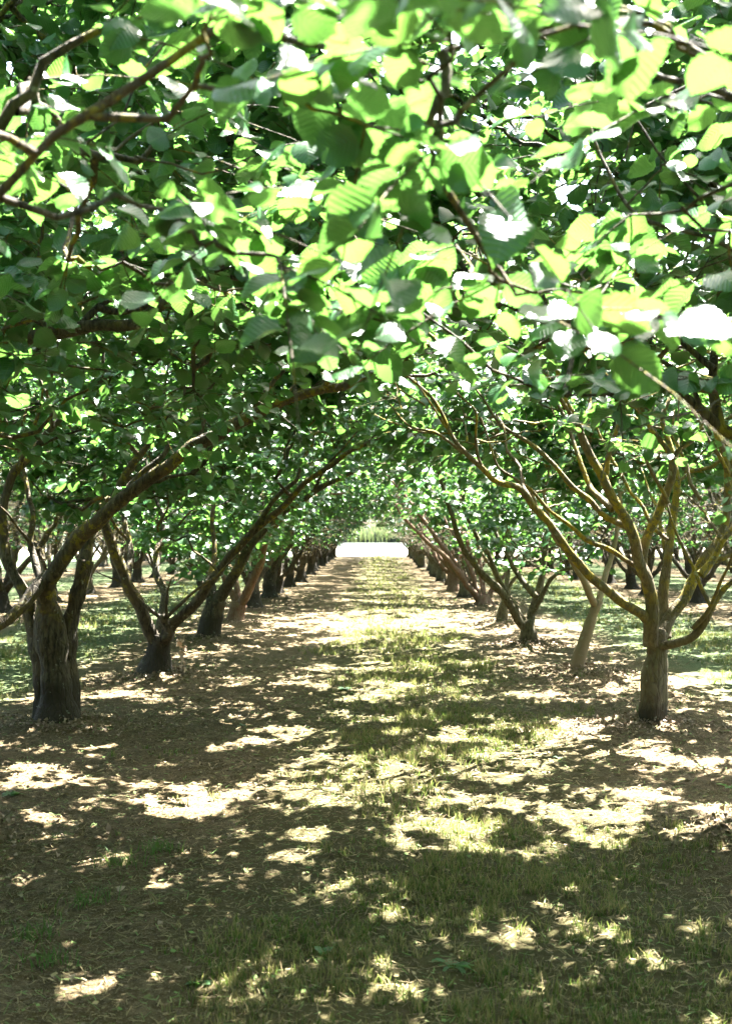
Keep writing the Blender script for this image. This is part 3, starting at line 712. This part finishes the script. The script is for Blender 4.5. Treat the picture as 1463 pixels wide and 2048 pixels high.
v, f, u = join(parts)
g = mesh_obj('grass', v, f, GRASS, uvs=u, smooth=False); tag(g, 'short mown green and straw-tipped grass down the lane', 'grass', kind='stuff')
print('grass faces', len(f))

# mown straw and bits of dead leaf lying on the soil
def slivers(n, x0, x1, y0, y1, L, W):
    x = rng.uniform(x0, x1, n); y = y0 + (y1 - y0) * rng.uniform(0, 1, n); a = rng.uniform(0, 6.283, n)
    l = L * rng.uniform(.35, 1.2, n) * .5; w = W * rng.uniform(.5, 1.4, n) * .5
    z = ground_h(x, y) + .006 + rng.uniform(0, .008, n); t = rng.normal(0, .18, n)
    dx, dy = np.cos(a) * l, np.sin(a) * l; ex, ey = -np.sin(a) * w, np.cos(a) * w
    V = np.stack([np.stack([x - dx - ex, y - dy - ey, z - t * l], 1), np.stack([x + dx - ex, y + dy - ey, z + t * l], 1),
                  np.stack([x + dx + ex, y + dy + ey, z + t * l + w * .5], 1), np.stack([x - dx + ex, y - dy + ey, z - t * l + w * .5], 1)], 1)
    return V.reshape(-1, 3), np.arange(n * 4).reshape(-1, 4), np.zeros((n * 4, 2))
parts = [slivers(34000, -2.4, 2.4, 3.2, 7, .045, .0028), slivers(22000, -3, 3, 7, 13, .05, .005), slivers(9000, -3.4, 3.4, 3.2, 11, .02, .012), slivers(12000, -5, 5, 13, 30, .06, .012)]
m = M('litter'); r = m.isl()
c = m.mix(m.ramp(r, .2, .9), (.05, .036, .014), (.22, .175, .085)); c = m.mix(m.ramp(m.math('FRACT', m.math('MULTIPLY', r, 13)), .8, .85), c, (.10, .15, .04))
LIT = m.done(m.pbr(c, .8, .2))
v, f, u = join(parts)
g = mesh_obj('straw_litter', v, f, LIT, smooth=False); tag(g, 'cut straw and bits of dry stalk strewn over the brown soil', 'litter', kind='stuff')

# heaps of curled dead leaves around the trunk feet
m = M('dead_leaf'); r = m.isl(); c = m.mix(r, (.09, .065, .04), (.26, .195, .135)); DEAD = m.done(m.pbr(c, .8, .2))
pos = []
for i, (tx, ty) in enumerate(MOUNDS):
    if ty < 5: continue
    n = 900 if ty < 17 else 350
    a = rng.uniform(0, 6.283, n); rr = np.abs(rng.normal(.38, .2, n)); lob = .6 + .6 * np.clip(vnoise(np.stack([a, a * 0 + i * 3], 1), 2, 41 + i), 0, 1)
    x = tx + np.cos(a) * rr * lob * 1.5; y = ty + np.sin(a) * rr * lob * 1.1
    pos.append(np.stack([x, y, ground_h(x, y) + .004 + rng.uniform(0, .045, n) * np.exp(-(rr / .5) ** 2)], 1))
n = 2500; x = rng.uniform(-3, 3, n); y = rng.uniform(3.3, 14, n); ok = (abs(x - .4) > 1.0) | (rng.uniform(0, 1, n) < .2); x, y = x[ok], y[ok]
pos.append(np.stack([x, y, ground_h(x, y) + .008], 1))
pos = np.vstack(pos); n = len(pos)
dv = rng.normal(0, 1, (n, 3)); dv[:, 2] *= .35; dv /= np.linalg.norm(dv, axis=1, keepdims=True)
tpl = [leaf_template(4, .9, .5, .5, False), leaf_template(4, -.8, .3, .8, False), leaf_template(4, .5, 1.0, -.6, False)]
v, f, u = place_leaves(pos, dv, np.array([0, 0, 1.]) + rng.normal(0, .6, (n, 3)), rng.uniform(.012, .030, n), tpl)
g = mesh_obj('dead_leaves', v, f, DEAD, uvs=u); tag(g, 'curled brown dead leaves heaped around the feet of the trunks', 'litter', kind='stuff')

# ------------------------------------------------------------------ weeds and fallen leaves (each its own thing)
def weed(px, py, size, n, label, name='broadleaf_weed', flat=.5, narrow=1.0):
    d = CAMZ * F / (py - HY); x, y = (px - VX) / F * d, d
    z = float(ground_h(np.array([x]), np.array([y]))[0])
    a = np.arange(n) * 2.4 + rng.uniform(0, 1, n)
    dv = np.stack([np.cos(a), np.sin(a), np.full(n, flat) * rng.uniform(.4, 1.3, n)], 1); dv /= np.linalg.norm(dv, axis=1, keepdims=True)
    ps = np.zeros((n, 3)); ps[:, 2] = .004
    nr = np.array([0, 0, 1.]) + rng.normal(0, .2, (n, 3)); s = size * .72 * rng.uniform(.5, 1.1, n)
    tp = leaf_template(11, .18, .35, .1, True); co = tp[0].copy(); co[:, 0] *= narrow
    v, f, u = place_leaves(ps, dv, nr, s, [(co, tp[1], tp[2])])
    o = mesh_obj(name, v, f, WEED, uvs=u); o.location = (x, y, z)
    tag(o, label, 'weed'); return o
weed(18, 1598, .10, 6, 'green leafy weed on bare soil at the left edge, below the old trunk')
weed(305, 1612, .06, 4, 'small green weed at the lower tip of the left sunlit patch')
weed(650, 1612, .07, 5, 'green weed among stubble between the two large sunlit patches')
weed(905, 1925, .13, 11, 'flat dandelion rosette in the foreground grass', 'dandelion_rosette', .25, .3)
weed(405, 1975, .07, 4, 'round-leaved green weed near the bottom edge on soil, left of the grass')
weed(645, 1912, .06, 3, 'small green weed with one broad upright leaf in the foreground grass edge', flat=1.2)
weed(483, 1446, .07, 4, 'green weed beside the narrow bright patch below the second left trunk')
weed(1118, 1518, .06, 5, 'low green weed in the sunlit dirt left of the lichened trunk', narrow=.5)
weed(1372, 1362, .12, 4, 'leafy green weed on the ground right of the lichened trunk')
weed(690, 1380, .09, 5, 'dark green weed in the middle of the lane')
weed(1460, 1576, .09, 6, 'green tuft of leaves at the right edge of the frame', narrow=.5)
def tuft(px, py, n, h, label):
    d = CAMZ * F / (py - HY); x, y = (px - VX) / F * d, d; s = .05
    xs = x + rng.normal(0, s, n); ys = y + rng.normal(0, s * .7, n)
    hh = h * rng.uniform(.5, 1.1, n); v, f, u = blades(xs, ys, hh, np.full(n, .004), hh * rng.uniform(.2, 1.1, n))
    v = v - np.array([x, y, 0]); o = mesh_obj('grass_tuft', v, f, TUFT, uvs=u, smooth=False); o.location = (x, y, 0); tag(o, label, 'grass tuft', 'green grass tufts on the bare soil')
TUFT = grass_material('tuft_grass', (.04, .11, .02), (.14, .18, .05), 1.0, 1.4)
for q in ((180, 1815, 60, .09, 'bright green grass tuft just below the leftmost foreground sun patch'), (320, 1715, 80, .07, 'spreading green grass tuft on soil left of the lane grass'),
          (62, 1880, 50, .08, 'pale-tipped grass tuft on soil near the left edge'), (235, 1745, 60, .08, 'green grass tuft right of the leftmost foreground sun patch'),
          (100, 1925, 70, .06, 'low dark green grass tuft near the bottom left'), (1020, 1345, 60, .06, 'green grass tuft in shade before the olive-brown hazel'),
          (1290, 1425, 40, .07, 'grass tuft at the foot of the lichened hazel trunk')):
    tuft(*q)
# dry stalk by the second left trunk
m = M('dry_stalk'); DRY = m.done(m.pbr((.35, .26, .18), .8, .2))
dd = 12.0; x0 = (362 - VX) / F * dd
ps = [(0, 0, 0, .004), (.01, 0, .15, .0035), (-.01, .01, .3, .003), (.03, 0, .42, .002)]
v, fs, q = limb_mesh(ps, 5, 0, 0)
st = mesh_obj('dry_stalk', v, fs, DRY); st.location = (x0, dd, .02); tag(st, 'thin dry stalk with pale withered leaves standing beside the V-forked trunk', 'dead plant')
n = 26; pz = rng.uniform(.03, .42, n); pp = np.stack([rng.normal(0, .015, n), rng.normal(0, .015, n), pz], 1); dv = rng.normal(0, 1, (n, 3)); dv[:, 2] -= .4; dv /= np.linalg.norm(dv, axis=1, keepdims=True)
v, f, u = place_leaves(pp, dv, rng.normal(0, 1, (n, 3)), rng.uniform(.03, .06, n), tpl); mesh_obj('foliage', v, f, DRY, st, uvs=u)

# ------------------------------------------------------------------ reed bed closing the far side of the field
n = 26000
x = rng.uniform(-75, 75, n); y = 156 + rng.uniform(0, 5, n)
hh = (2.5 + .35 * vnoise(np.stack([x, y], 1), .5, 51) + .25 * vnoise(np.stack([x, y], 1), 1.9, 52)) * rng.uniform(.55, 1.08, n)
v, f, u = blades(x, y, hh, np.full(n, .16) * rng.uniform(.5, 1.2, n), hh * rng.uniform(.02, .2, n))
REED = grass_material('reed', (.04, .055, .045), (.09, .10, .088), .5, 1.1)
g = mesh_obj('reeds', v, f, REED, uvs=u, smooth=False); tag(g, 'pale grey-green bed of tall reeds across the far side of the field', 'reeds', kind='stuff')

# ------------------------------------------------------------------ light, sky, camera
w = bpy.data.worlds.new('World'); bpy.context.scene.world = w; w.use_nodes = True
nt = w.node_tree; bg = nt.nodes['Background']; sk = nt.nodes.new('ShaderNodeTexSky'); sk.sky_type = 'NISHITA'; sk.sun_disc = False
sk.sun_elevation = math.radians(SUN_EL); sk.sun_rotation = math.radians(SUN_AZ); sk.dust_density = 4.0
nt.links.new(sk.outputs[0], bg.inputs[0]); bg.inputs[1].default_value = .05
ld = bpy.data.lights.new('sun', 'SUN'); ld.energy = 5.0; ld.angle = math.radians(.42); ld.color = (1, .972, .945)
lo = bpy.data.objects.new('sun', ld); C.objects.link(lo); lo.rotation_euler = Vector(SUN).to_track_quat('Z', 'Y').to_euler(); lo.location = (0, 0, 20)
cd = bpy.data.cameras.new('camera'); co = bpy.data.objects.new('camera', cd); C.objects.link(co)
co.location = (0, 0, CAMZ); co.rotation_euler = (math.pi / 2, 0, 0)
cd.sensor_fit = 'VERTICAL'; cd.sensor_height = 36; cd.lens = 36 * F / 2048
cd.shift_y = (HY - 1024) / 2048; cd.shift_x = -(VX - 731.5) / 2048
cd.clip_start = .05; cd.clip_end = 3000
cd.dof.use_dof = True; cd.dof.focus_distance = 7.5; cd.dof.aperture_fstop = 5.0
sc = bpy.context.scene; sc.camera = co
sc.view_settings.view_transform = 'Standard'; sc.view_settings.look = 'None'; sc.view_settings.exposure = 4.75; sc.view_settings.gamma = 1
cy = sc.cycles; cy.use_denoising = True; cy.max_bounces = 6; cy.diffuse_bounces = 3; cy.transmission_bounces = 4; cy.glossy_bounces = 2
cy.sample_clamp_indirect = 6; cy.use_adaptive_sampling = True; cy.adaptive_threshold = .02; cy.caustics_reflective = False; cy.caustics_refractive = False
print('script', time.time() - T0)
for k, t in enumerate(PR):            # a pattern tree that found no place is taken away
    if k not in used:
        for ch in list(t.children): bpy.data.objects.remove(ch)
        bpy.data.objects.remove(t)
